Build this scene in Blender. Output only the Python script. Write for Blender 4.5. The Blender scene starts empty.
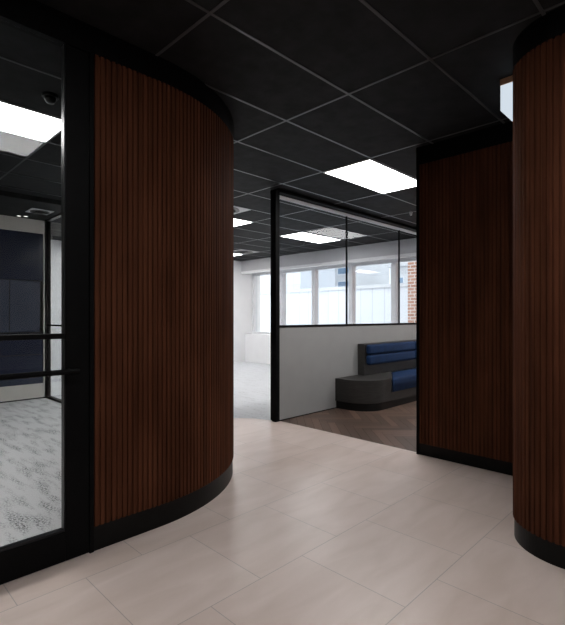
import bpy, bmesh, math, random
from mathutils import Vector
random.seed(7)
S = bpy.context.scene
COL = S.collection
PI = math.pi
CEIL = 2.827

# ------------------------------------------------------------------ materials
def mat(name, base=(.5, .5, .5), rough=.5, metal=0., spec=.5):
    m = bpy.data.materials.new(name); m.use_nodes = True
    b = m.node_tree.nodes['Principled BSDF']
    b.inputs['Base Color'].default_value = (*base, 1)
    b.inputs['Roughness'].default_value = rough
    b.inputs['Metallic'].default_value = metal
    b.inputs['Specular IOR Level'].default_value = spec
    return m, m.node_tree.nodes, m.node_tree.links, b

def noise_tint(m, nodes, links, b, c0, c1, scale=(1, 1, 1), nscale=5., detail=4., lo=.3, hi=.7, coord='Object', bump=0., rough=None):
    tc = nodes.new('ShaderNodeTexCoord'); mp = nodes.new('ShaderNodeMapping')
    mp.inputs['Scale'].default_value = scale
    n = nodes.new('ShaderNodeTexNoise'); n.inputs['Scale'].default_value = nscale; n.inputs['Detail'].default_value = detail
    r = nodes.new('ShaderNodeValToRGB')
    r.color_ramp.elements[0].position = lo; r.color_ramp.elements[0].color = (*c0, 1)
    r.color_ramp.elements[1].position = hi; r.color_ramp.elements[1].color = (*c1, 1)
    links.new(tc.outputs[coord], mp.inputs[0]); links.new(mp.outputs[0], n.inputs[0])
    links.new(n.outputs[0], r.inputs[0]); links.new(r.outputs[0], b.inputs['Base Color'])
    if bump:
        bp = nodes.new('ShaderNodeBump'); bp.inputs['Strength'].default_value = bump; bp.inputs['Distance'].default_value = .002
        links.new(n.outputs[0], bp.inputs['Height']); links.new(bp.outputs[0], b.inputs['Normal'])
    return n, r, mp, tc

def simple(name, c0, c1, rough=.5, metal=0., nscale=8., bump=0., scale=(1, 1, 1), spec=.5):
    m, nd, lk, b = mat(name, c0, rough, metal, spec)
    noise_tint(m, nd, lk, b, c0, c1, scale, nscale, bump=bump)
    return m

def emis(name, col, s):
    m = bpy.data.materials.new(name); m.use_nodes = True
    nd, lk = m.node_tree.nodes, m.node_tree.links
    nd.clear()
    e = nd.new('ShaderNodeEmission'); o = nd.new('ShaderNodeOutputMaterial')
    e.inputs[0].default_value = (*col, 1); e.inputs[1].default_value = s
    lk.new(e.outputs[0], o.inputs[0])
    return m

def thin_glass(name, tint=(.96, .98, .98), refl=1.0, rough=0.0):
    m = bpy.data.materials.new(name); m.use_nodes = True
    nd, lk = m.node_tree.nodes, m.node_tree.links
    nd.clear()
    o = nd.new('ShaderNodeOutputMaterial'); mx = nd.new('ShaderNodeMixShader')
    t = nd.new('ShaderNodeBsdfTransparent'); g = nd.new('ShaderNodeBsdfGlossy'); f = nd.new('ShaderNodeMath')
    t.inputs[0].default_value = (*tint, 1); g.inputs['Roughness'].default_value = rough
    g.inputs[0].default_value = (refl, refl, refl, 1)
    lw = nd.new('ShaderNodeLayerWeight'); pw = nd.new('ShaderNodeMath'); pw.operation = 'POWER'; pw.inputs[1].default_value = 5
    f.operation = 'MULTIPLY_ADD'; f.inputs[1].default_value = .85; f.inputs[2].default_value = .035; f.use_clamp = True
    lk.new(lw.outputs['Facing'], pw.inputs[0]); lk.new(pw.outputs[0], f.inputs[0])
    lk.new(f.outputs[0], mx.inputs[0]); lk.new(t.outputs[0], mx.inputs[1]); lk.new(g.outputs[0], mx.inputs[2])
    lk.new(mx.outputs[0], o.inputs[0])
    return m

M = {}
M['black'] = simple('black satin metal', (.0025, .0025, .0028), (.004, .004, .0044), .5, nscale=20, spec=.06)
M['skirt'] = simple('black skirting', (.003, .003, .003), (.005, .005, .005), .4, nscale=12, spec=.14)
M['bead'] = simple('dark glazing bead', (.02, .02, .022), (.03, .03, .033), .3, metal=.8)
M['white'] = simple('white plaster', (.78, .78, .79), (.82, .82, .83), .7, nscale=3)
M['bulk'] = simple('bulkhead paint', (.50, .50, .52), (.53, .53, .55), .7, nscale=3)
M['backwall'] = simple('grey plaster', (.55, .52, .50), (.60, .57, .55), .8, nscale=3)
M['paleframe'] = simple('pale aluminium frame', (.66, .67, .69), (.70, .71, .73), .45, nscale=6)
M['greypanel'] = simple('pale grey laminate', (.30, .30, .298), (.32, .32, .318), .6, nscale=4)
M['surround'] = simple('warm grey surround', (.50, .48, .45), (.54, .52, .49), .6, nscale=4)
M['navy'] = simple('navy gloss panel', (.010, .015, .034), (.013, .019, .041), .2, nscale=3)
M['navymid'] = simple('slate blue gloss panel', (.040, .048, .072), (.046, .055, .082), .22, nscale=3)
M['blackplastic'] = simple('black plastic', (.006, .006, .006), (.009, .009, .009), .35, spec=.25)
M['greyplastic'] = simple('pale plastic', (.55, .55, .56), (.6, .6, .61), .4)
M['copper'] = simple('warm timber band', (.62, .36, .22), (.70, .42, .27), .5, nscale=12)
M['steel'] = simple('brushed dark steel', (.10, .10, .10), (.13, .13, .13), .3, metal=1.)
M['glass'] = thin_glass('clear glass')
M['doorglass'] = thin_glass('door glass', (.96, .97, .97), .3)
M['partglass'] = thin_glass('partition glass', (.95, .96, .975), .3)
M['panel'] = emis('light diffuser', (1, .99, .975), 9.)
M['boxglow'] = emis('frosted box glow', (.80, .90, 1), .40)
M['spot'] = emis('downlight lens', (1, .96, .9), 1.)

# walnut slats
m, nd, lk, b = mat('walnut slats', rough=.7, spec=.04)
n, r, mp, tc = noise_tint(m, nd, lk, b, (.050, .0180, .0092), (.112, .0400, .0205), (22, 22, .8), 1.0, 5, .3, .72)
n2 = nd.new('ShaderNodeTexNoise'); mp2 = nd.new('ShaderNodeMapping'); mp2.inputs['Scale'].default_value = (2.2, 2.2, 1.6)
n2.inputs['Scale'].default_value = 1.3; n2.inputs['Detail'].default_value = 2
lk.new(tc.outputs['Object'], mp2.inputs[0]); lk.new(mp2.outputs[0], n2.inputs[0])
rr = nd.new('ShaderNodeValToRGB'); rr.color_ramp.elements[0].position = .35; rr.color_ramp.elements[1].position = .6
rr.color_ramp.elements[0].color = (.76, .74, .73, 1); rr.color_ramp.elements[1].color = (1, 1, 1, 1)
mx = nd.new('ShaderNodeMix'); mx.data_type = 'RGBA'; mx.blend_type = 'MULTIPLY'; mx.inputs['Factor'].default_value = 1
lk.new(n2.outputs[0], rr.inputs[0]); lk.new(r.outputs[0], mx.inputs['A']); lk.new(rr.outputs[0], mx.inputs['B'])
lk.new(mx.outputs['Result'], b.inputs['Base Color'])
M['walnut'] = m

# stone floor tiles, 600 x 600 half bond
m, nd, lk, b = mat('stone floor tiles', rough=.33, spec=.45)
tc = nd.new('ShaderNodeTexCoord'); mp = nd.new('ShaderNodeMapping'); mp.inputs['Location'].default_value = (0, -.39, 0)
br = nd.new('ShaderNodeTexBrick'); br.offset = .5; br.offset_frequency = 2; br.squash = 1
for k, v in (('Scale', 1.), ('Mortar Size', .0022), ('Mortar Smooth', .1), ('Bias', 0.), ('Brick Width', .6), ('Row Height', .6)):
    br.inputs[k].default_value = v
br.inputs['Color1'].default_value = (.630, .520, .470, 1); br.inputs['Color2'].default_value = (.670, .568, .522, 1)
br.inputs['Mortar'].default_value = (.42, .365, .34, 1)
lk.new(tc.outputs['Object'], mp.inputs[0]); lk.new(mp.outputs[0], br.inputs[0])
mp2 = nd.new('ShaderNodeMapping'); mp2.inputs['Rotation'].default_value = (0, 0, .45); mp2.inputs['Scale'].default_value = (1.2, 4.5, 1)
n = nd.new('ShaderNodeTexNoise'); n.inputs['Scale'].default_value = 1.7; n.inputs['Detail'].default_value = 5; n.inputs['Distortion'].default_value = .6
lk.new(tc.outputs['Object'], mp2.inputs[0]); lk.new(mp2.outputs[0], n.inputs[0])
r = nd.new('ShaderNodeValToRGB'); r.color_ramp.elements[0].position = .3; r.color_ramp.elements[1].position = .72
r.color_ramp.elements[0].color = (.90, .885, .87, 1); r.color_ramp.elements[1].color = (1.04, 1.045, 1.06, 1)
lk.new(n.outputs[0], r.inputs[0])
mx = nd.new('ShaderNodeMix'); mx.data_type = 'RGBA'; mx.blend_type = 'MULTIPLY'; mx.inputs['Factor'].default_value = 1
lk.new(br.outputs[0], mx.inputs['A']); lk.new(r.outputs[0], mx.inputs['B']); lk.new(mx.outputs['Result'], b.inputs['Base Color'])
bp = nd.new('ShaderNodeBump'); bp.inputs['Strength'].default_value = .25; bp.inputs['Distance'].default_value = .002; bp.invert = True
lk.new(br.outputs['Fac'], bp.inputs['Height']); lk.new(bp.outputs[0], b.inputs['Normal'])
M['tile'] = m

# carpet
def carpet(name, light, dark, sc, rot):
    m, nd, lk, b = mat(name, rough=.95, spec=.05)
    tc = nd.new('ShaderNodeTexCoord')
    mp = nd.new('ShaderNodeMapping'); mp.inputs['Scale'].default_value = (6.5, 1.6, 1); mp.inputs['Rotation'].default_value = (0, 0, rot)
    n = nd.new('ShaderNodeTexNoise'); n.inputs['Scale'].default_value = 1.9; n.inputs['Detail'].default_value = 3
    n2 = nd.new('ShaderNodeTexNoise'); n2.inputs['Scale'].default_value = sc; n2.inputs['Detail'].default_value = 3
    r = nd.new('ShaderNodeValToRGB'); r.color_ramp.elements[0].position = .46; r.color_ramp.elements[1].position = .66
    r2 = nd.new('ShaderNodeValToRGB'); r2.color_ramp.elements[0].position = .48; r2.color_ramp.elements[1].position = .56
    mu = nd.new('ShaderNodeMath'); mu.operation = 'MULTIPLY'
    n3 = nd.new('ShaderNodeTexNoise'); n3.inputs['Scale'].default_value = 260; n3.inputs['Detail'].default_value = 2
    ad = nd.new('ShaderNodeMath'); ad.operation = 'MULTIPLY_ADD'; ad.inputs[1].default_value = .25; ad.use_clamp = True
    mx = nd.new('ShaderNodeMix'); mx.data_type = 'RGBA'
    mx.inputs['A'].default_value = (*light, 1); mx.inputs['B'].default_value = (*dark, 1)
    lk.new(tc.outputs['Object'], mp.inputs[0]); lk.new(mp.outputs[0], n.inputs[0]); lk.new(tc.outputs['Object'], n2.inputs[0])
    lk.new(tc.outputs['Object'], n3.inputs[0])
    lk.new(n.outputs[0], r.inputs[0]); lk.new(n2.outputs[0], r2.inputs[0])
    lk.new(r.outputs[0], mu.inputs[0]); lk.new(r2.outputs[0], mu.inputs[1])
    lk.new(n3.outputs[0], ad.inputs[0]); lk.new(mu.outputs[0], ad.inputs[2]); lk.new(ad.outputs[0], mx.inputs['Factor'])
    lk.new(mx.outputs['Result'], b.inputs['Base Color'])
    bp = nd.new('ShaderNodeBump'); bp.inputs['Strength'].default_value = .3; bp.inputs['Distance'].default_value = .004
    lk.new(n3.outputs[0], bp.inputs['Height']); lk.new(bp.outputs[0], b.inputs['Normal'])
    return m
M['carpet'] = carpet('mottled grey carpet', (.66, .66, .67), (.17, .17, .175), 80., .35)
M['carpet2'] = carpet('pale grey carpet', (.60, .61, .635), (.47, .475, .49), 30., .9)

# herringbone planks
m, nd, lk, b = mat('herringbone oak', rough=.42, spec=.4)
g = nd.new('ShaderNodeNewGeometry'); r = nd.new('ShaderNodeValToRGB')
r.color_ramp.elements[0].color = (.056, .035, .026, 1); r.color_ramp.elements[1].color = (.150, .094, .071, 1)
lk.new(g.outputs['Random Per Island'], r.inputs[0]); lk.new(r.outputs[0], b.inputs['Base Color'])
M['oak'] = m

# sofa materials
M['sofawood'] = simple('charcoal stained oak', (.017, .016, .015), (.034, .032, .030), .5, nscale=6, scale=(1.5, 1.5, 14))
m, nd, lk, b = mat('blue velvet', (.008, .035, .12), .7, spec=.2)
noise_tint(m, nd, lk, b, (.0025, .014, .050), (.004, .024, .080), nscale=9, bump=.15)
b.inputs['Sheen Weight'].default_value = .12; b.inputs['Sheen Tint'].default_value = (.25, .45, .9, 1)
M['velvet'] = m

# ceiling
m, nd, lk, b = mat('black mineral ceiling tile', rough=.78, spec=.22)
noise_tint(m, nd, lk, b, (.004, .004, .0043), (.015, .015, .016), nscale=9, detail=8, lo=.32, hi=.7, bump=.35)
M['ceiltile'] = m
M['tbar'] = simple('dark grid bar', (.05, .05, .052), (.06, .06, .062), .28, spec=.9)

# outdoors
m, nd, lk, b = mat('white cladding', rough=.7)
tc = nd.new('ShaderNodeTexCoord'); br = nd.new('ShaderNodeTexBrick'); br.offset = 0
mp = nd.new('ShaderNodeMapping'); mp.inputs['Rotation'].default_value = (PI/2, 0, PI/2)
for k, v in (('Scale', 1.), ('Mortar Size', .02), ('Brick Width', .5), ('Row Height', 3.)): br.inputs[k].default_value = v
br.inputs['Color1'].default_value = (.60, .62, .66, 1); br.inputs['Color2'].default_value = (.64, .66, .70, 1); br.inputs['Mortar'].default_value = (.50, .52, .56, 1)
sx = nd.new('ShaderNodeSeparateXYZ'); cb = nd.new('ShaderNodeCombineXYZ')
lk.new(tc.outputs['Object'], sx.inputs[0]); lk.new(sx.outputs[1], cb.inputs[0]); lk.new(sx.outputs[2], cb.inputs[1])
lk.new(cb.outputs[0], br.inputs[0]); lk.new(br.outputs[0], b.inputs['Base Color'])
M['clad'] = m
m, nd, lk, b = mat('red brick', rough=.85)
tc = nd.new('ShaderNodeTexCoord'); br = nd.new('ShaderNodeTexBrick')
for k, v in (('Scale', 1.), ('Mortar Size', .012), ('Brick Width', .23), ('Row Height', .085)): br.inputs[k].default_value = v
br.inputs['Color1'].default_value = (.36, .17, .115, 1); br.inputs['Color2'].default_value = (.46, .25, .18, 1); br.inputs['Mortar'].default_value = (.60, .55, .52, 1)
sx = nd.new('ShaderNodeSeparateXYZ'); cb = nd.new('ShaderNodeCombineXYZ'); ad = nd.new('ShaderNodeMath')
lk.new(tc.outputs['Object'], sx.inputs[0]); lk.new(sx.outputs[0], ad.inputs[0]); lk.new(sx.outputs[1], ad.inputs[1])
lk.new(ad.outputs[0], cb.inputs[0]); lk.new(sx.outputs[2], cb.inputs[1])
lk.new(cb.outputs[0], br.inputs[0]); lk.new(br.outputs[0], b.inputs['Base Color'])
M['brick'] = m
M['bluepane'] = simple('blue facade glass', (.12, .20, .30), (.20, .30, .42), .3, nscale=.5)
M['concrete'] = simple('pale concrete', (.52, .53, .55), (.58, .59, .61), .8, nscale=2)
M['paving'] = simple('pale paving', (.55, .55, .54), (.62, .62, .61), .9, nscale=1)

# ------------------------------------------------------------------ helpers
def tag(o, label=None, cat=None, group=None, kind=None):
    if label: o['label'] = label
    if cat: o['category'] = cat
    if group: o['group'] = group
    if kind: o['kind'] = kind
    return o

def obj(name, bm, m, parent=None, smooth=False):
    bmesh.ops.recalc_face_normals(bm, faces=bm.faces[:])
    me = bpy.data.meshes.new(name); bm.to_mesh(me); bm.free()
    o = bpy.data.objects.new(name, me); COL.objects.link(o)
    if m: me.materials.append(m)
    if parent:
        o.parent = parent
        o.matrix_parent_inverse = parent.matrix_basis.inverted()
    if smooth:
        for p in me.polygons: p.use_smooth = True
    return o

def root(name, loc, label, cat, group=None, kind=None):
    o = bpy.data.objects.new(name, None); COL.objects.link(o); o.location = loc
    o.empty_display_size = .1
    return tag(o, label, cat, group, kind)

def nb(): return bmesh.new()

def box(bm, x0, x1, y0, y1, z0, z1, bev=0.):
    t = nb()
    v = [t.verts.new((x, y, z)) for x in (x0, x1) for y in (y0, y1) for z in (z0, z1)]
    for f in ((0, 1, 3, 2), (4, 6, 7, 5), (0, 4, 5, 1), (2, 3, 7, 6), (0, 2, 6, 4), (1, 5, 7, 3)):
        t.faces.new([v[i] for i in f])
    if bev:
        bmesh.ops.recalc_face_normals(t, faces=t.faces[:])
        bmesh.ops.bevel(t, geom=t.edges[:], offset=bev, segments=2, affect='EDGES', profile=.5)
    merge(bm, t); return bm

def merge(bm, t):
    me = bpy.data.meshes.new('tmp'); t.to_mesh(me); t.free(); bm.from_mesh(me); bpy.data.meshes.remove(me)

def prism(bm, pts, z0, z1, bev=0., seg=2, top_only=False):
    t = nb()
    a = [t.verts.new((x, y, z0)) for x, y in pts]; c = [t.verts.new((x, y, z1)) for x, y in pts]
    t.faces.new(a); ft = t.faces.new(c); n = len(pts)
    for i in range(n): t.faces.new((a[i], a[(i+1) % n], c[(i+1) % n], c[i]))
    bmesh.ops.recalc_face_normals(t, faces=t.faces[:])
    if bev:
        ed = [e for e in ft.edges] if top_only else [e for e in t.edges if abs(e.verts[0].co.z-e.verts[1].co.z) < 1e-6]
        bmesh.ops.bevel(t, geom=ed, offset=bev, segments=seg, affect='EDGES', profile=.5)
    merge(bm, t); return bm

def flat(bm, pts, z):
    bm.faces.new([bm.verts.new((x, y, z)) for x, y in pts]); return bm

def cyl(bm, c, r, h, axis='z', seg=24, r2=None):
    t = nb()
    bmesh.ops.create_cone(t, cap_ends=True, segments=seg, radius1=r, radius2=r if r2 is None else r2, depth=h)
    for v in t.verts:
        x, y, z = v.co
        v.co = Vector((z, x, y)) if axis == 'x' else Vector((x, z, y)) if axis == 'y' else v.co
        v.co += Vector(c)
    merge(bm, t); return bm

def lathe(bm, prof, c, seg=24):
    rings = []
    for rr, z in prof:
        rings.append([bm.verts.new((c[0]+rr*math.cos(2*PI*i/seg), c[1]+rr*math.sin(2*PI*i/seg), c[2]+z)) for i in range(seg)])
    for a, d in zip(rings, rings[1:]):
        for i in range(seg): bm.faces.new((a[i], a[(i+1) % seg], d[(i+1) % seg], d[i]))
    bm.faces.new(rings[0]); bm.faces.new(rings[-1])
    return bm

def arc(cx, cy, r, a0, a1, n):
    return [(cx+r*math.cos(a0+(a1-a0)*i/n), cy+r*math.sin(a0+(a1-a0)*i/n)) for i in range(n+1)]

class Path:
    """polyline measured by arc length, with the outward normal on its right hand side"""
    def __init__(s, pts):
        s.p = [Vector(q) for q in pts]; s.d = [0]
        for a, b in zip(s.p, s.p[1:]): s.d.append(s.d[-1]+(b-a).length)
        s.L = s.d[-1]
    def at(s, t, off=0.):
        t = min(max(t, 0), s.L); i = 0
        while i < len(s.p)-2 and s.d[i+1] < t: i += 1
        u = (t-s.d[i])/max(1e-9, s.d[i+1]-s.d[i])
        def nrm(k):
            a = s.p[max(0, k-1)]; b = s.p[min(len(s.p)-1, k+1)]
            q = (b-a).normalized(); return Vector((q.y, -q.x))
        n = (nrm(i)*(1-u)+nrm(i+1)*u).normalized()
        q = s.p[i]*(1-u)+s.p[i+1]*u
        return q+n*off

def strip_solid(path, o0, o1, z0, z1, n):
    """a band of constant thickness following a path"""
    bm = nb(); A = []
    for i in range(n+1):
        t = path.L*i/n; a = path.at(t, o0); b = path.at(t, o1)
        A.append([bm.verts.new((q.x, q.y, z)) for q in (a, b) for z in (z0, z1)])
    for p, q in zip(A, A[1:]):
        for i, j in ((0, 1), (1, 3), (3, 2), (2, 0)): bm.faces.new((p[i], p[j], q[j], q[i]))
    bm.faces.new((A[0][0], A[0][1], A[0][3], A[0][2])); bm.faces.new((A[-1][0], A[-1][1], A[-1][3], A[-1][2]))
    return bm

def slats(path, z0, z1, pitch=.032, w=.021, depth=.013, proud=.010):
    """fluted panel: slats stand out of a backing, all one continuous surface"""
    bm = nb(); prof = []
    n = max(1, round(path.L/pitch)); p = path.L/n
    for i in range(n):
        c = (i+.5)*p; ch = .003
        prof += [(c-w/2, proud-depth), (c-w/2, proud-ch), (c-w/2+ch, proud), (c+w/2-ch, proud), (c+w/2, proud-ch), (c+w/2, proud-depth)]
    prof = [(0, proud-depth)]+prof+[(path.L, proud-depth)]
    V = []
    for t, o in prof:
        q = path.at(t, o); V.append((bm.verts.new((q.x, q.y, z0)), bm.verts.new((q.x, q.y, z1))))
    for a, b in zip(V, V[1:]): bm.faces.new((a[0], b[0], b[1], a[1]))
    # lids so that the ends of the slats are closed
    for k in range(n):
        for e in (0, 1): bm.faces.new([V[1+6*k+j][e] for j in range(6)])
    return bm

# ------------------------------------------------------------------ floors
RAD = 1.25; CC = (1.418, 3.66)
edge = [(3.94, 3.85), (3.90, 3.89), (3.87, 4.00), (3.80, 4.17), (3.66, 4.34), (3.46, 4.50), (3.2, 4.64), (2.9, 4.74), (2.56, 4.8)]
tile_poly = [(-3, -4), (3.94, -4)] + edge + [(2.3, 4.8), (2.3, 3.5), (1.4, 2.45), (-3, 2.45)]
f = obj('tiled_floor', flat(nb(), tile_poly, 0), M['tile'])
tag(f, 'warm beige stone tile floor of the lobby between the slatted walls', 'floor', kind='structure')
f = obj('carpet_floor', flat(nb(), [(-3, 2.45), (1.4, 2.45), (2.3, 3.5), (2.3, 4.8), (2.5, 4.8), (2.5, 7.6), (-3, 7.6)], 0), M['carpet'])
tag(f, 'grey carpet with dark mottled flecks behind the glass door', 'floor', kind='structure')
f = obj('carpet_floor', flat(nb(), edge[::-1] + [(8.8, 3.85), (8.8, 9.6), (2.5, 9.6), (2.5, 4.8)], 0), M['carpet2'])
tag(f, 'pale grey carpet of the open office beyond the tiled lobby', 'floor', kind='structure')

def clip(poly, x0, x1, y0, y1):
    for ax, lim, sg in ((0, x0, 1), (0, x1, -1), (1, y0, 1), (1, y1, -1)):
        out = []
        for i in range(len(poly)):
            a, b = poly[i], poly[(i+1) % len(poly)]
            da, db = (a[ax]-lim)*sg, (b[ax]-lim)*sg
            if da >= 0: out.append(a)
            if da*db < 0:
                u = da/(da-db); out.append((a[0]+(b[0]-a[0])*u, a[1]+(b[1]-a[1])*u))
        poly = out
        if len(poly) < 3: return None
    return poly
bm = nb(); Wd = .09; nn = 6; c45 = math.sqrt(.5); gap = .0012
for i in range(-90, 90):
    for j in range(-14, 14):
        for kind in (0, 1):
            ox, oy = i+j*nn, i-j*nn
            q = (ox, oy, ox+nn, oy+1) if kind == 0 else (ox, oy+1, ox+1, oy+1+nn)
            x0, y0, x1, y1 = [v*Wd for v in q]
            x0 += gap; y0 += gap; x1 -= gap; y1 -= gap
            pts = [(5.5+(x-y)*c45, 2.3+(x+y)*c45) for x, y in ((x0, y0), (x1, y0), (x1, y1), (x0, y1))]
            if max(p[0] for p in pts) < 3.94 or min(p[0] for p in pts) > 8.8 or max(p[1] for p in pts) < .9 or min(p[1] for p in pts) > 3.84: continue
            pts = clip(pts, 3.94, 8.8, .9, 3.85)
            if pts: flat(bm, pts, 0)
f = obj('timber_floor', bm, M['oak'])
tag(f, 'brown herringbone timber floor of the room with the blue bench', 'floor', kind='structure')
obj('floor_base', flat(nb(), [(3.94, .9), (8.8, .9), (8.8, 3.85), (3.94, 3.85)], -.003), M['black'], f)

# ------------------------------------------------------------------ ceiling with its grid
GX, GY = 2.608, 1.87
c = obj('ceiling', box(nb(), -3, 8.8, -4, 9.7, CEIL, CEIL+.12), M['ceiltile'])
tag(c, 'black mineral tile ceiling in a thin metal grid', 'ceiling', kind='structure')
bm = nb(); hw = .0085
for k in range(-5, 6):
    x = GX+1.2*k
    if -3 < x < 8.3: box(bm, x-hw, x+hw, -4, 9.6, CEIL-.004, CEIL+.01)
for k in range(-9, 13):
    y = GY+.6*k
    if -4 < y < 9.6: box(bm, -3, 8.3, y-hw, y+hw, CEIL-.0042, CEIL+.01)
obj('ceiling_grid', bm, M['tbar'], c)

# ------------------------------------------------------------------ slatted walls
def slat_wall(name, loc, pts, z0, z1, label, thick, n):
    w = root(name, loc, label, 'wall', kind='structure')
    p = Path(pts)
    obj('wall_core', strip_solid(p, -thick, -.004, 0, CEIL, n), M['black'], w)
    obj('slat_panel', slats(p, z0, z1), M['walnut'], w)
    obj('skirting', strip_solid(p, -.004, .002, 0, z0, n), M['skirt'], w, )
    obj('header', strip_solid(p, -.004, .010, z1, CEIL, n), M['black'], w)
    return w
quarter = arc(CC[0], CC[1], RAD, -PI/2, 0, 60)
slat_wall('wall_left', (1.4, 2.6, 0), [(1.03, 2.41)]+[(1.03+.03*i, 2.41) for i in range(1, 13)]+quarter+[(2.668, 3.75), (2.668, 4.8)],
          .134, 2.683, 'curved walnut slatted wall beside the glass door', .12, 110)
# the right wall is walked the other way round so that its outside is on the right hand
ptsR = [(3.885, .89), (3.4, .89), (3.0, .89)]+[(2.95-.31*math.cos(a), .58+.31*math.sin(a)) for a in [PI/2*(24-i)/24 for i in range(0, 25)]]+[(2.64, .5), (2.64, .2), (2.64, 0), (2.64, -.5), (2.64, -1.2)]
ptsR = ptsR[::-1]
p = Path(ptsR)
flip = (p.at(.1, 1)-p.at(.1, 0)).x > 0
if flip: ptsR = ptsR[::-1]
slat_wall('wall_right', (2.9, .4, 0), ptsR, .116, 2.685, 'walnut slatted wall with a rounded corner and black skirting at the frame edge', .14, 150)
ptsC = [(3.9, 2.005), (3.9, 1.5), (3.9, 1.2), (3.9, .905)]
p = Path(ptsC)
if (p.at(.1, 1)-p.at(.1, 0)).x > 0: ptsC = ptsC[::-1]
wc = slat_wall('wall_centre', (3.95, 1.4, 0), ptsC, .105, 2.665, 'flat walnut slatted wall standing at the edge of the timber floor', .14, 12)
obj('edge_trim', box(nb(), 3.888, 4.05, 2.005, 2.028, 0, CEIL), M['black'], wc)

# ------------------------------------------------------------------ plain walls
def wall(name, x0, x1, y0, y1, z0=0, z1=CEIL, m='white', label=None):
    return tag(obj(name, box(nb(), x0, x1, y0, y1, z0, z1), M[m]), label, 'wall', kind='structure')
wall('wall_far', 2.4, 8.8, 9.6, 9.75, label='white plaster wall at the far end of the open office')
wall('wall_side', 2.42, 2.52, 7.6, 9.6, label='white wall between the carpeted room and the open office')
wall('wall_back', -3, 2.42, 7.6, 7.72, m='surround', label='pale grey wall behind the navy panels')
wall('wall_outer', -3.12, -3, -4, 7.7, m='backwall', label='dark grey plaster wall closing the lobby')
wall('wall_front', -3, 3.9, -4.12, -4, m='backwall', label='dark grey plaster wall behind the viewpoint')
wall('wall_room', 4.04, 8.8, .78, .9, label='white wall of the timber floored room')
wall('wall_near', 2.79, 2.91, -4, -1.2, m='backwall', label='dark plaster wall beyond the rounded slatted corner')
wall('wall_door', -3, .0, 2.40, 2.50, m='backwall', label='plaster wall on the hinge side of the glass door')
s = obj('ceiling_soffit', box(nb(), -3, 2.42, 6.3, 7.6, 2.765, CEIL), M['ceiltile'])
tag(s, 'lowered black soffit above the navy panels', 'ceiling', kind='structure')

# ------------------------------------------------------------------ glass door
d = root('door_1', (.5, 2.43, 0), 'black framed glass door with a long horizontal bar handle', 'door', kind='structure')
y0, y1 = 2.405, 2.455
obj('stile', box(nb(), .885, 1.006, y0, y1, .004, CEIL-.15, .003), M['black'], d)
obj('stile', box(nb(), .02, .14, y0, y1, .004, CEIL-.15, .003), M['black'], d)
obj('bottom_rail', box(nb(), .14, .885, y0, y1, .004, .155, .003), M['black'], d)
obj('mid_rail', box(nb(), .14, .885, y0+.005, y1, 1.152, 1.180, .003), M['black'], d)
obj('glass', box(nb(), .14, .885, 2.426, 2.434, .155, CEIL-.15), M['doorglass'], d)
bm = nb()
box(bm, .879, .885, y0+.008, y1-.005, .155, CEIL-.15); box(bm, .14, .152, y0+.008, y1-.005, .155, CEIL-.15)
box(bm, .152, .879, y0+.008, y1-.005, .155, .165)
obj('glazing_bead', bm, M['bead'], d)
h = obj('handle', cyl(nb(), (.52, 2.345, .988), .014, .82, 'x', 16), M['black'], d, True)
bm = nb()
for x in (.90, .16): cyl(bm, (x, 2.375, .988), .011, .07, 'y', 12)
obj('handle_bracket', bm, M['black'], h, True)
fr = obj('trim_1', box(box(nb(), 0.0, 1.03, 2.40, 2.46, CEIL-.148, CEIL), 1.008, 1.03, 2.40, 2.46, 0, CEIL-.148), M['black'])
tag(fr, 'black door frame between the glass door and the curved slatted wall', 'door frame', kind='structure')

# ------------------------------------------------------------------ glass wall of the left room
g = root('glass_partition', (2.48, 6.2, 0), 'dark framed glass wall seen through the door beside the navy panels', 'partition', kind='structure')
obj('post', box(nb(), 2.44, 2.53, 7.50, 7.60, 0, 2.80), M['black'], g)
obj('bottom_rail', box(nb(), 2.46, 2.52, 4.8, 7.50, 0, .03), M['black'], g)
obj('top_rail', box(nb(), 2.46, 2.52, 4.8, 7.50, 2.765, CEIL-.006), M['bead'], g)
obj('mid_rail', box(nb(), 2.475, 2.505, 4.8, 7.50, 1.125, 1.15), M['black'], g)
obj('glass', box(nb(), 2.486, 2.494, 4.8, 7.50, .03, 2.765), M['glass'], g)

# ------------------------------------------------------------------ half glazed partition with the grey low wall
PY = 3.86
g = root('glass_partition', (4.0, PY, 0), 'half glazed partition with grey low panel behind the blue bench', 'partition', kind='structure')
obj('post', box(nb(), 3.855, 3.925, PY-.035, PY+.03, 0, 2.80, .003), M['black'], g)
obj('post', box(nb(), 3.90, 3.925, PY+.03, PY+.10, 0, 2.80), M['black'], g)
obj('low_panel', box(nb(), 3.925, 8.3, PY-.02, PY+.10, .002, 1.135), M['greypanel'], g)
obj('base_strip', box(nb(), 3.925, 8.3, PY-.023, PY-.0201, 0, .010), M['black'], g)
obj('mid_rail', box(nb(), 3.94, 8.3, PY-.025, PY+.105, 1.135, 1.163), M['black'], g)
obj('top_rail', box(nb(), 3.90, 8.3, PY-.035, PY+.105, 2.782, CEIL-.006, .002), M['black'], g)
obj('pale_strip', box(nb(), 3.925, 8.3, PY+.07, PY+.105, 2.745, 2.782), M['paleframe'], g)  # pale strip just below the black top rail
xs = [3.925, 5.46, 6.965, 8.3]
for x in xs[1:3]: obj('mullion', box(nb(), x-.010, x+.010, PY+.078, PY+.100, 1.163, 2.782), M['black'], g)
for a, b_ in zip(xs, xs[1:]):
    obj('glass', box(nb(), a+.010, b_-.010, PY+.086, PY+.094, 1.163, 2.745), M['partglass'], g)

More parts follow.
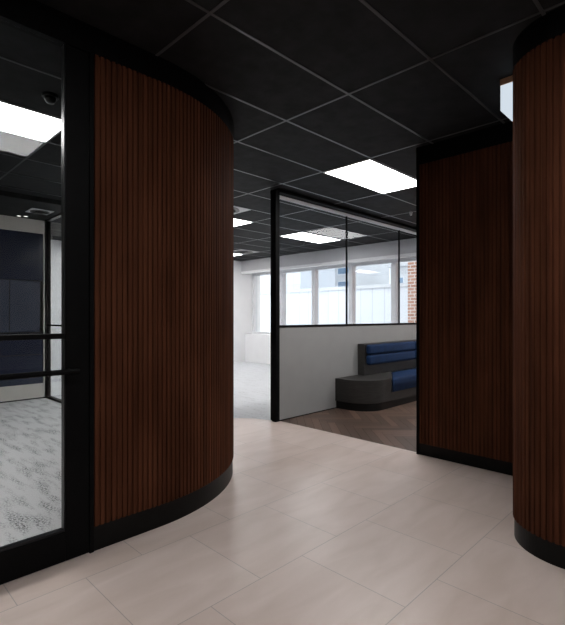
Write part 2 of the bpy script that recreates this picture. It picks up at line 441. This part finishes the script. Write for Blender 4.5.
# ------------------------------------------------------------------ window wall
WX = 8.75; SILL = .79; HEAD = 2.50
w = obj('wall_window', box(nb(), 8.45, 9.0, .9, 9.6, 0, SILL, .004), M['white'])
tag(w, 'white boxed sill wall under the office windows', 'wall', kind='structure')
w = obj('wall_bulkhead', box(nb(), 8.3, 9.0, .9, 9.6, 2.535, CEIL), M['bulk'])
tag(w, 'white bulkhead above the office windows', 'wall', kind='structure')
tag(obj('trim_2', box(nb(), 8.285, 8.40, .9, 9.6, 2.475, 2.535, .003), M['white']), 'white strip along the bottom of the window bulkhead', 'trim', kind='structure')  # white strip along the lower edge of the grey bulkhead
ys = [9.56, 8.42, 7.30, 6.18, 5.06, 3.94, 2.82, 1.70, .92]
wall('wall_jamb', 8.70, 9.0, 9.56, 9.6, SILL, 2.535, label='white window jamb against the far wall')
where = ['nearest the white far wall', 'second bay from the white far wall', 'third bay from the white far wall', 'fourth bay, before the brick pier',
         'fifth bay, in front of the brick wall', 'sixth bay behind the flat slatted wall', 'seventh bay behind the flat slatted wall', 'last bay behind the flat slatted wall']
for i, (b1, b0) in enumerate(zip(ys, ys[1:])):
    wn = root('window_%d' % (i+1), (WX, (b0+b1)/2, SILL), 'pale framed office window, '+where[i], 'window', kind='structure')
    bm = nb(); q = .055
    box(bm, WX-.06, WX+.08, b0, b0+q, SILL, 2.535); box(bm, WX-.06, WX+.08, b1-q, b1, SILL, 2.535)
    box(bm, WX-.06, WX+.08, b0+q, b1-q, HEAD-.06, 2.535); box(bm, WX-.06, WX+.08, b0+q, b1-q, SILL, SILL+.06)
    obj('window_frame', bm, M['paleframe'], wn)
    obj('pane', box(nb(), WX+.006, WX+.014, b0+q, b1-q, SILL+.06, HEAD-.06), M['glass'], wn)

# ------------------------------------------------------------------ built in bench
XB = 8.15
s = root('bench_sofa', (6.6, 3.55, 0), 'long charcoal wood bench with blue padded seat and back against the grey low panel', 'bench')
FY = 3.29; BY = PY-.025
X0 = 5.04
def bench_outline(inset):
    x0, y0_ = X0+inset, FY+inset
    R = .36-inset
    return [(XB-inset, y0_), (XB-inset, BY)] + [(x0, BY)] + arc(x0+R, y0_+R, R, PI, 1.5*PI, 20)
obj('plinth', prism(nb(), bench_outline(.02), 0, .105), M['blackplastic'], s)
# seat base: rounded full height end block, lower body under the cushion
bm = nb()
CUT = [(5.59, FY), (5.81, 3.41), (6.035, 3.54), (6.28, 3.70)]
blk = CUT + [(6.28, BY), (X0, BY)] + arc(X0+.36, FY+.36, .36, PI, 1.5*PI, 20)
prism(bm, blk, .105, .415, .004)
prism(bm, CUT[::-1] + [(XB, FY), (XB, BY), (6.28, BY)], .105, .222)
obj('seat_base', bm, M['sofawood'], s)
obj('back_panel', box(nb(), 5.575, XB, 3.72, BY-.002, .415, .872, .003), M['sofawood'], s)
def rounded(x0, x1, y0, y1, z0, z1, r):
    return box(nb(), x0, x1, y0, y1, z0, z1, r)
def cushion(name, x0, x1, y0, y1, z0, z1, r, par):
    t = nb(); box(t, x0, x1, y0, y1, z0, z1)
    bmesh.ops.remove_doubles(t, verts=t.verts[:], dist=1e-5)
    bmesh.ops.bevel(t, geom=t.edges[:], offset=r, segments=5, affect='EDGES', profile=.5)
    return obj(name, t, M['velvet'], par, True)
def pad(name, pts, z0, z1, r):
    t = nb(); prism(t, pts, z0, z1)
    bmesh.ops.bevel(t, geom=[e for e in t.edges if max(v.co.z for v in e.verts) > z1-1e-4], offset=r, segments=5, affect='EDGES', profile=.5)
    return obj(name, t, M['velvet'], s, True)
pad('seat_cushion', [(5.605, FY-.012), (5.82, 3.405), (6.045, 3.535), (6.29, 3.69), (6.29, 3.715), (6.96, 3.715), (6.96, FY-.012)], .224, .405, .03)
pad('seat_cushion', [(6.965, FY-.012), (6.965, 3.715), (XB-.005, 3.715), (XB-.005, FY-.012)], .224, .405, .03)
bsp = [5.60, 6.96, XB-.005]
for a, b_ in zip(bsp, bsp[1:]):
    for z0, z1 in ((.716, .862), (.565, .712)): cushion('back_cushion', a+.002, b_-.002, 3.64, 3.72, z0, z1, .038, s)

# ------------------------------------------------------------------ navy panelled wall unit
u = root('wall_unit', (1.2, 7.55, 0), 'navy glossy panelled wall unit in a pale surround behind the glass door', 'wall unit')
bm = nb()
box(bm, -1.2, 2.47, 7.5, 7.6, .02, .235); box(bm, -1.2, 2.47, 7.5, 7.6, 2.56, 2.764); box(bm, 2.425, 2.47, 7.5, 7.6, .235, 2.56); box(bm, -1.2, -1.0, 7.5, 7.6, .235, 2.56)
obj('surround', bm, M['surround'], u)
obj('base_strip', box(nb(), -1.2, 2.47, 7.51, 7.6, 0, .02), M['black'], u)
obj('upper_panel', box(nb(), -1.0, 2.425, 7.52, 7.6, 1.83, 2.56), M['navy'], u)
obj('middle_panel', box(nb(), -1.0, .45, 7.525, 7.6, 1.035, 1.82, .003), M['navymid'], u)
obj('middle_panel', box(nb(), .46, 1.95, 7.525, 7.6, 1.035, 1.82, .003), M['navymid'], u)
obj('middle_panel', box(nb(), 1.96, 2.38, 7.525, 7.6, 1.035, 1.82, .003), M['navymid'], u)
obj('lower_panel', box(nb(), -1.0, 2.425, 7.52, 7.6, .69, 1.025), M['navy'], u)
obj('lower_panel', box(nb(), -1.0, 2.425, 7.52, 7.6, .235, .68), M['navy'], u)
obj('ledge', box(nb(), -1.0, 2.425, 7.50, 7.6, 1.018, 1.034), M['bead'], u)
obj('ledge', box(nb(), -1.0, 2.425, 7.51, 7.6, .68, .69), M['bead'], u)
box_ = box(nb(), -1.0, 2.425, 7.535, 7.598, .236, 2.559); obj('backing', box_, M['blackplastic'], u)

# ------------------------------------------------------------------ ceiling lights
def ceiling_light(b_, y, label):
    x = GX+1.2*b_
    t = root('ceiling_light', (x+.6, y+.3, CEIL-.012), label, 'ceiling light', 'ceiling light panels')
    bm = nb(); e = .014
    box(bm, x+.006, x+1.194, y+.006, y+e+.006, CEIL-.012, CEIL); box(bm, x+.006, x+1.194, y+.594-e, y+.594, CEIL-.012, CEIL)
    box(bm, x+.006, x+.006+e, y+.006+e, y+.594-e, CEIL-.012, CEIL); box(bm, x+1.194-e, x+1.194, y+.006+e, y+.594-e, CEIL-.012, CEIL)
    obj('frame', bm, M['greyplastic'], t)
    obj('diffuser', box(nb(), x+.02, x+1.18, y+.02, y+.58, CEIL-.009, CEIL-.001), M['panel'], t)
    return t
ceiling_light(1, 2.47, 'large bright ceiling light panel beside the flat slatted wall')
ceiling_light(1, 5.47, 'bright ceiling light panel partly hidden by the curved slatted wall')
ceiling_light(3, 5.47, 'bright ceiling light panel seen through the glass partition')
ceiling_light(3, 8.47, 'smallest farthest ceiling light panel near the white far wall')
ceiling_light(-2, .07, 'bright ceiling light panel of the lobby, over the viewpoint')
ceiling_light(-2, -3.53, 'added unseen ceiling light panel brightening the rear of the lobby')  # added out of view to put more light into the lobby
ceiling_light(-4, 3.67, 'added unseen ceiling light panel brightening the carpeted room')  # extra unseen panel, added to lift the carpeted room
ceiling_light(-2, 3.67, 'bright ceiling light panel seen through the glass door')
ceiling_light(1, 8.47, 'added unseen ceiling light panel brightening the open office behind the curved slatted wall')  # added where the wall hides it, to brighten the office
ceiling_light(3, 2.47, 'bright ceiling light panel over the timber floored room behind the flat slatted wall')

# ------------------------------------------------------------------ small ceiling fittings
def diffuser(x0, y0, z, s_, label):
    t = root('air_vent', (x0+s_/2, y0+s_/2, z-.012), label, 'air vent', 'air vents')
    bm = nb(); prism(bm, [(x0+.005, y0+.005), (x0+s_-.005, y0+.005), (x0+s_-.005, y0+s_-.005), (x0+.005, y0+s_-.005)], z-.008, z)
    obj('face_plate', bm, M['greyplastic'], t)
    R = s_*.42
    bm = nb(); lathe(bm, [(R, -.0081), (R, -.016), (R*.8, -.016), (R*.8, -.0081)], (x0+s_/2, y0+s_/2, z))
    lathe(bm, [(R*.5, -.0081), (R*.5, -.022), (R*.3, -.022), (R*.3, -.0081)], (x0+s_/2, y0+s_/2, z))
    obj('ring', bm, M['steel'], t, False)
diffuser(3.808, 4.87, CEIL, .6, 'square air vent with a round diffuser beside the curved slatted wall')
diffuser(6.81, 7.87, CEIL, .6, 'small distant air vent with a round diffuser near the farthest light')
diffuser(2.02, 6.72, 2.765, .3, 'square air vent in the black soffit seen through the glass door')
def sensor(x, y, z, r, m, label, name='ceiling_sensor', cat='sensor'):
    t = root(name, (x, y, z-.02), label, cat)
    obj('base', lathe(nb(), [(r, 0), (r, -.012), (r*.95, -.018)], (x, y, z)), M[m], t, False)
    obj('dome', lathe(nb(), [(r*.72, -.018), (r*.68, -.035), (r*.5, -.05), (r*.25, -.057)], (x, y, z)), M[m], t, True)
sensor(1.13, 3.36, CEIL, .055, 'blackplastic', 'black dome sensor on the ceiling above the glass door')
sensor(7.15, 6.30, CEIL, .045, 'steel', 'dark round sensor on the ceiling beyond the glass partition')
sensor(6.20, 3.32, CEIL, .025, 'greyplastic', 'small white sensor on the ceiling over the blue bench')
for x, y, wd in ((2.04, 7.37, 'nearer the frame edge'), (2.12, 7.33, 'nearer the dark post')):
    t = root('downlight', (x, y, 2.755), 'small round downlight in the soffit above the navy panels, '+wd, 'downlight', 'paired downlights')
    obj('rim', lathe(nb(), [(.036, 0), (.036, -.008), (.028, -.008), (.028, -.001)], (x, y, 2.765)), M['blackplastic'], t)
    obj('lens', cyl(nb(), (x, y, 2.761), .026, .007), M['spot'], t)

# glowing box built for an unidentified bright patch in the nook
t = root('glow_box', (3.19, .98, 2.62), 'small white glowing box with a brown top high beside the rounded slatted corner', 'wall light')
obj('glass_box', box(nb(), 3.16, 3.60, .905, 1.055, 2.62, 2.785, .002), M['boxglow'], t)
obj('top_band', box(nb(), 3.158, 3.602, .903, 1.057, 2.786, CEIL-.001, .001), M['copper'], t)

# ------------------------------------------------------------------ outdoors
gr = obj('ground', box(nb(), 9.0, 60, -25, 60, -1.3, -1.2), M['paving']); tag(gr, 'pale paving outside the office windows', 'ground', kind='structure')
t = root('white_building', (14.5, 14, -1.2), 'low white clad building outside the office windows', 'building')
obj('facade', box(nb(), 14, 17, 4, 30, -1.2, 2.3), M['clad'], t)
obj('parapet', box(nb(), 13.93, 17.05, 3.95, 30.05, 2.3, 2.42), M['concrete'], t)
t = root('white_tower', (15, 17, -1.2), 'taller white block standing beyond the second office window', 'building')
obj('facade', box(nb(), 18, 21, 16.0, 19.2, -1.2, 7), M['clad'], t)
obj('roof', box(nb(), 17.9, 21.1, 15.9, 19.3, 7, 7.2), M['concrete'], t)
def glassblock(name, x, y0_, y1_, top, label):
    t = root(name, (x, (y0_+y1_)/2, -1.2), label, 'building', 'glass fronted buildings')
    obj('facade', box(nb(), x, x+4, y0_, y1_, -1.2, top), M['concrete'], t)
    obj('roof', box(nb(), x-.15, x+4.1, y0_-.15, y1_+.15, top, top+.2), M['concrete'], t)
    z = 1.9
    k = max(2, round((y1_-y0_)/1.6)); wdt = (y1_-y0_)/k
    while z < top-.7:
        for i in range(k):
            a = y0_+i*wdt+.12
            wf = obj('window', box(nb(), x-.04, x+.02, a, a+wdt-.24, z, z+.62), M['paleframe'], t)
            obj('pane', box(nb(), x-.05, x-.041, a+.05, a+wdt-.29, z+.05, z+.57), M['bluepane'], wf)
        z += 1.0
glassblock('glass_building', 23, 16.0, 20.3, 5.2, 'pale office block with blue glass bands seen above the white building')
glassblock('glass_building', 23, 11.6, 13.6, 4.1, 'smaller pale block with blue glass beside the brick wall')
t = root('brick_building', (11.7, 4, -1.2), 'red brick building corner outside the window beside the flat slatted wall', 'building')
obj('wall', box(nb(), 11, 13, -6, 5.98, -1.2, 6), M['brick'], t)
obj('coping', box(nb(), 10.95, 13.05, -6.05, 6.03, 6, 6.15), M['concrete'], t)

# ------------------------------------------------------------------ light
wd = bpy.data.worlds.new('World'); S.world = wd; wd.use_nodes = True
bg = wd.node_tree.nodes['Background']
bg.inputs[0].default_value = (.90, .95, 1, 1); bg.inputs[1].default_value = 1.35
sl = bpy.data.lights.new('sun', 'SUN'); sl.energy = .45; sl.angle = .2; sl.color = (1, .97, .93)
so = bpy.data.objects.new('sun', sl); COL.objects.link(so)
so.rotation_euler = Vector((.75, .25, -.6)).to_track_quat('-Z', 'Y').to_euler()

# ------------------------------------------------------------------ camera
cam = bpy.data.cameras.new('camera'); co = bpy.data.objects.new('camera', cam); COL.objects.link(co)
cam.sensor_fit = 'HORIZONTAL'; cam.sensor_width = 36; cam.lens = 451.844/565*36
cam.shift_x = (282.5-270.967)/565; cam.shift_y = (317.015-312.5)/565
co.location = (0, 0, 1.265); co.rotation_euler = (PI/2, 0, .792-PI/2)
cam.clip_start = .05
S.camera = co
vs = S.view_settings
S.display_settings.display_device = 'sRGB'
vs.view_transform = 'Standard'; vs.look = 'None'; vs.gamma = 1; vs.use_curve_mapping = False; vs.exposure = 1.02
S.cycles.use_denoising = True
S.cycles.max_bounces = 10; S.cycles.diffuse_bounces = 5; S.cycles.transparent_max_bounces = 16
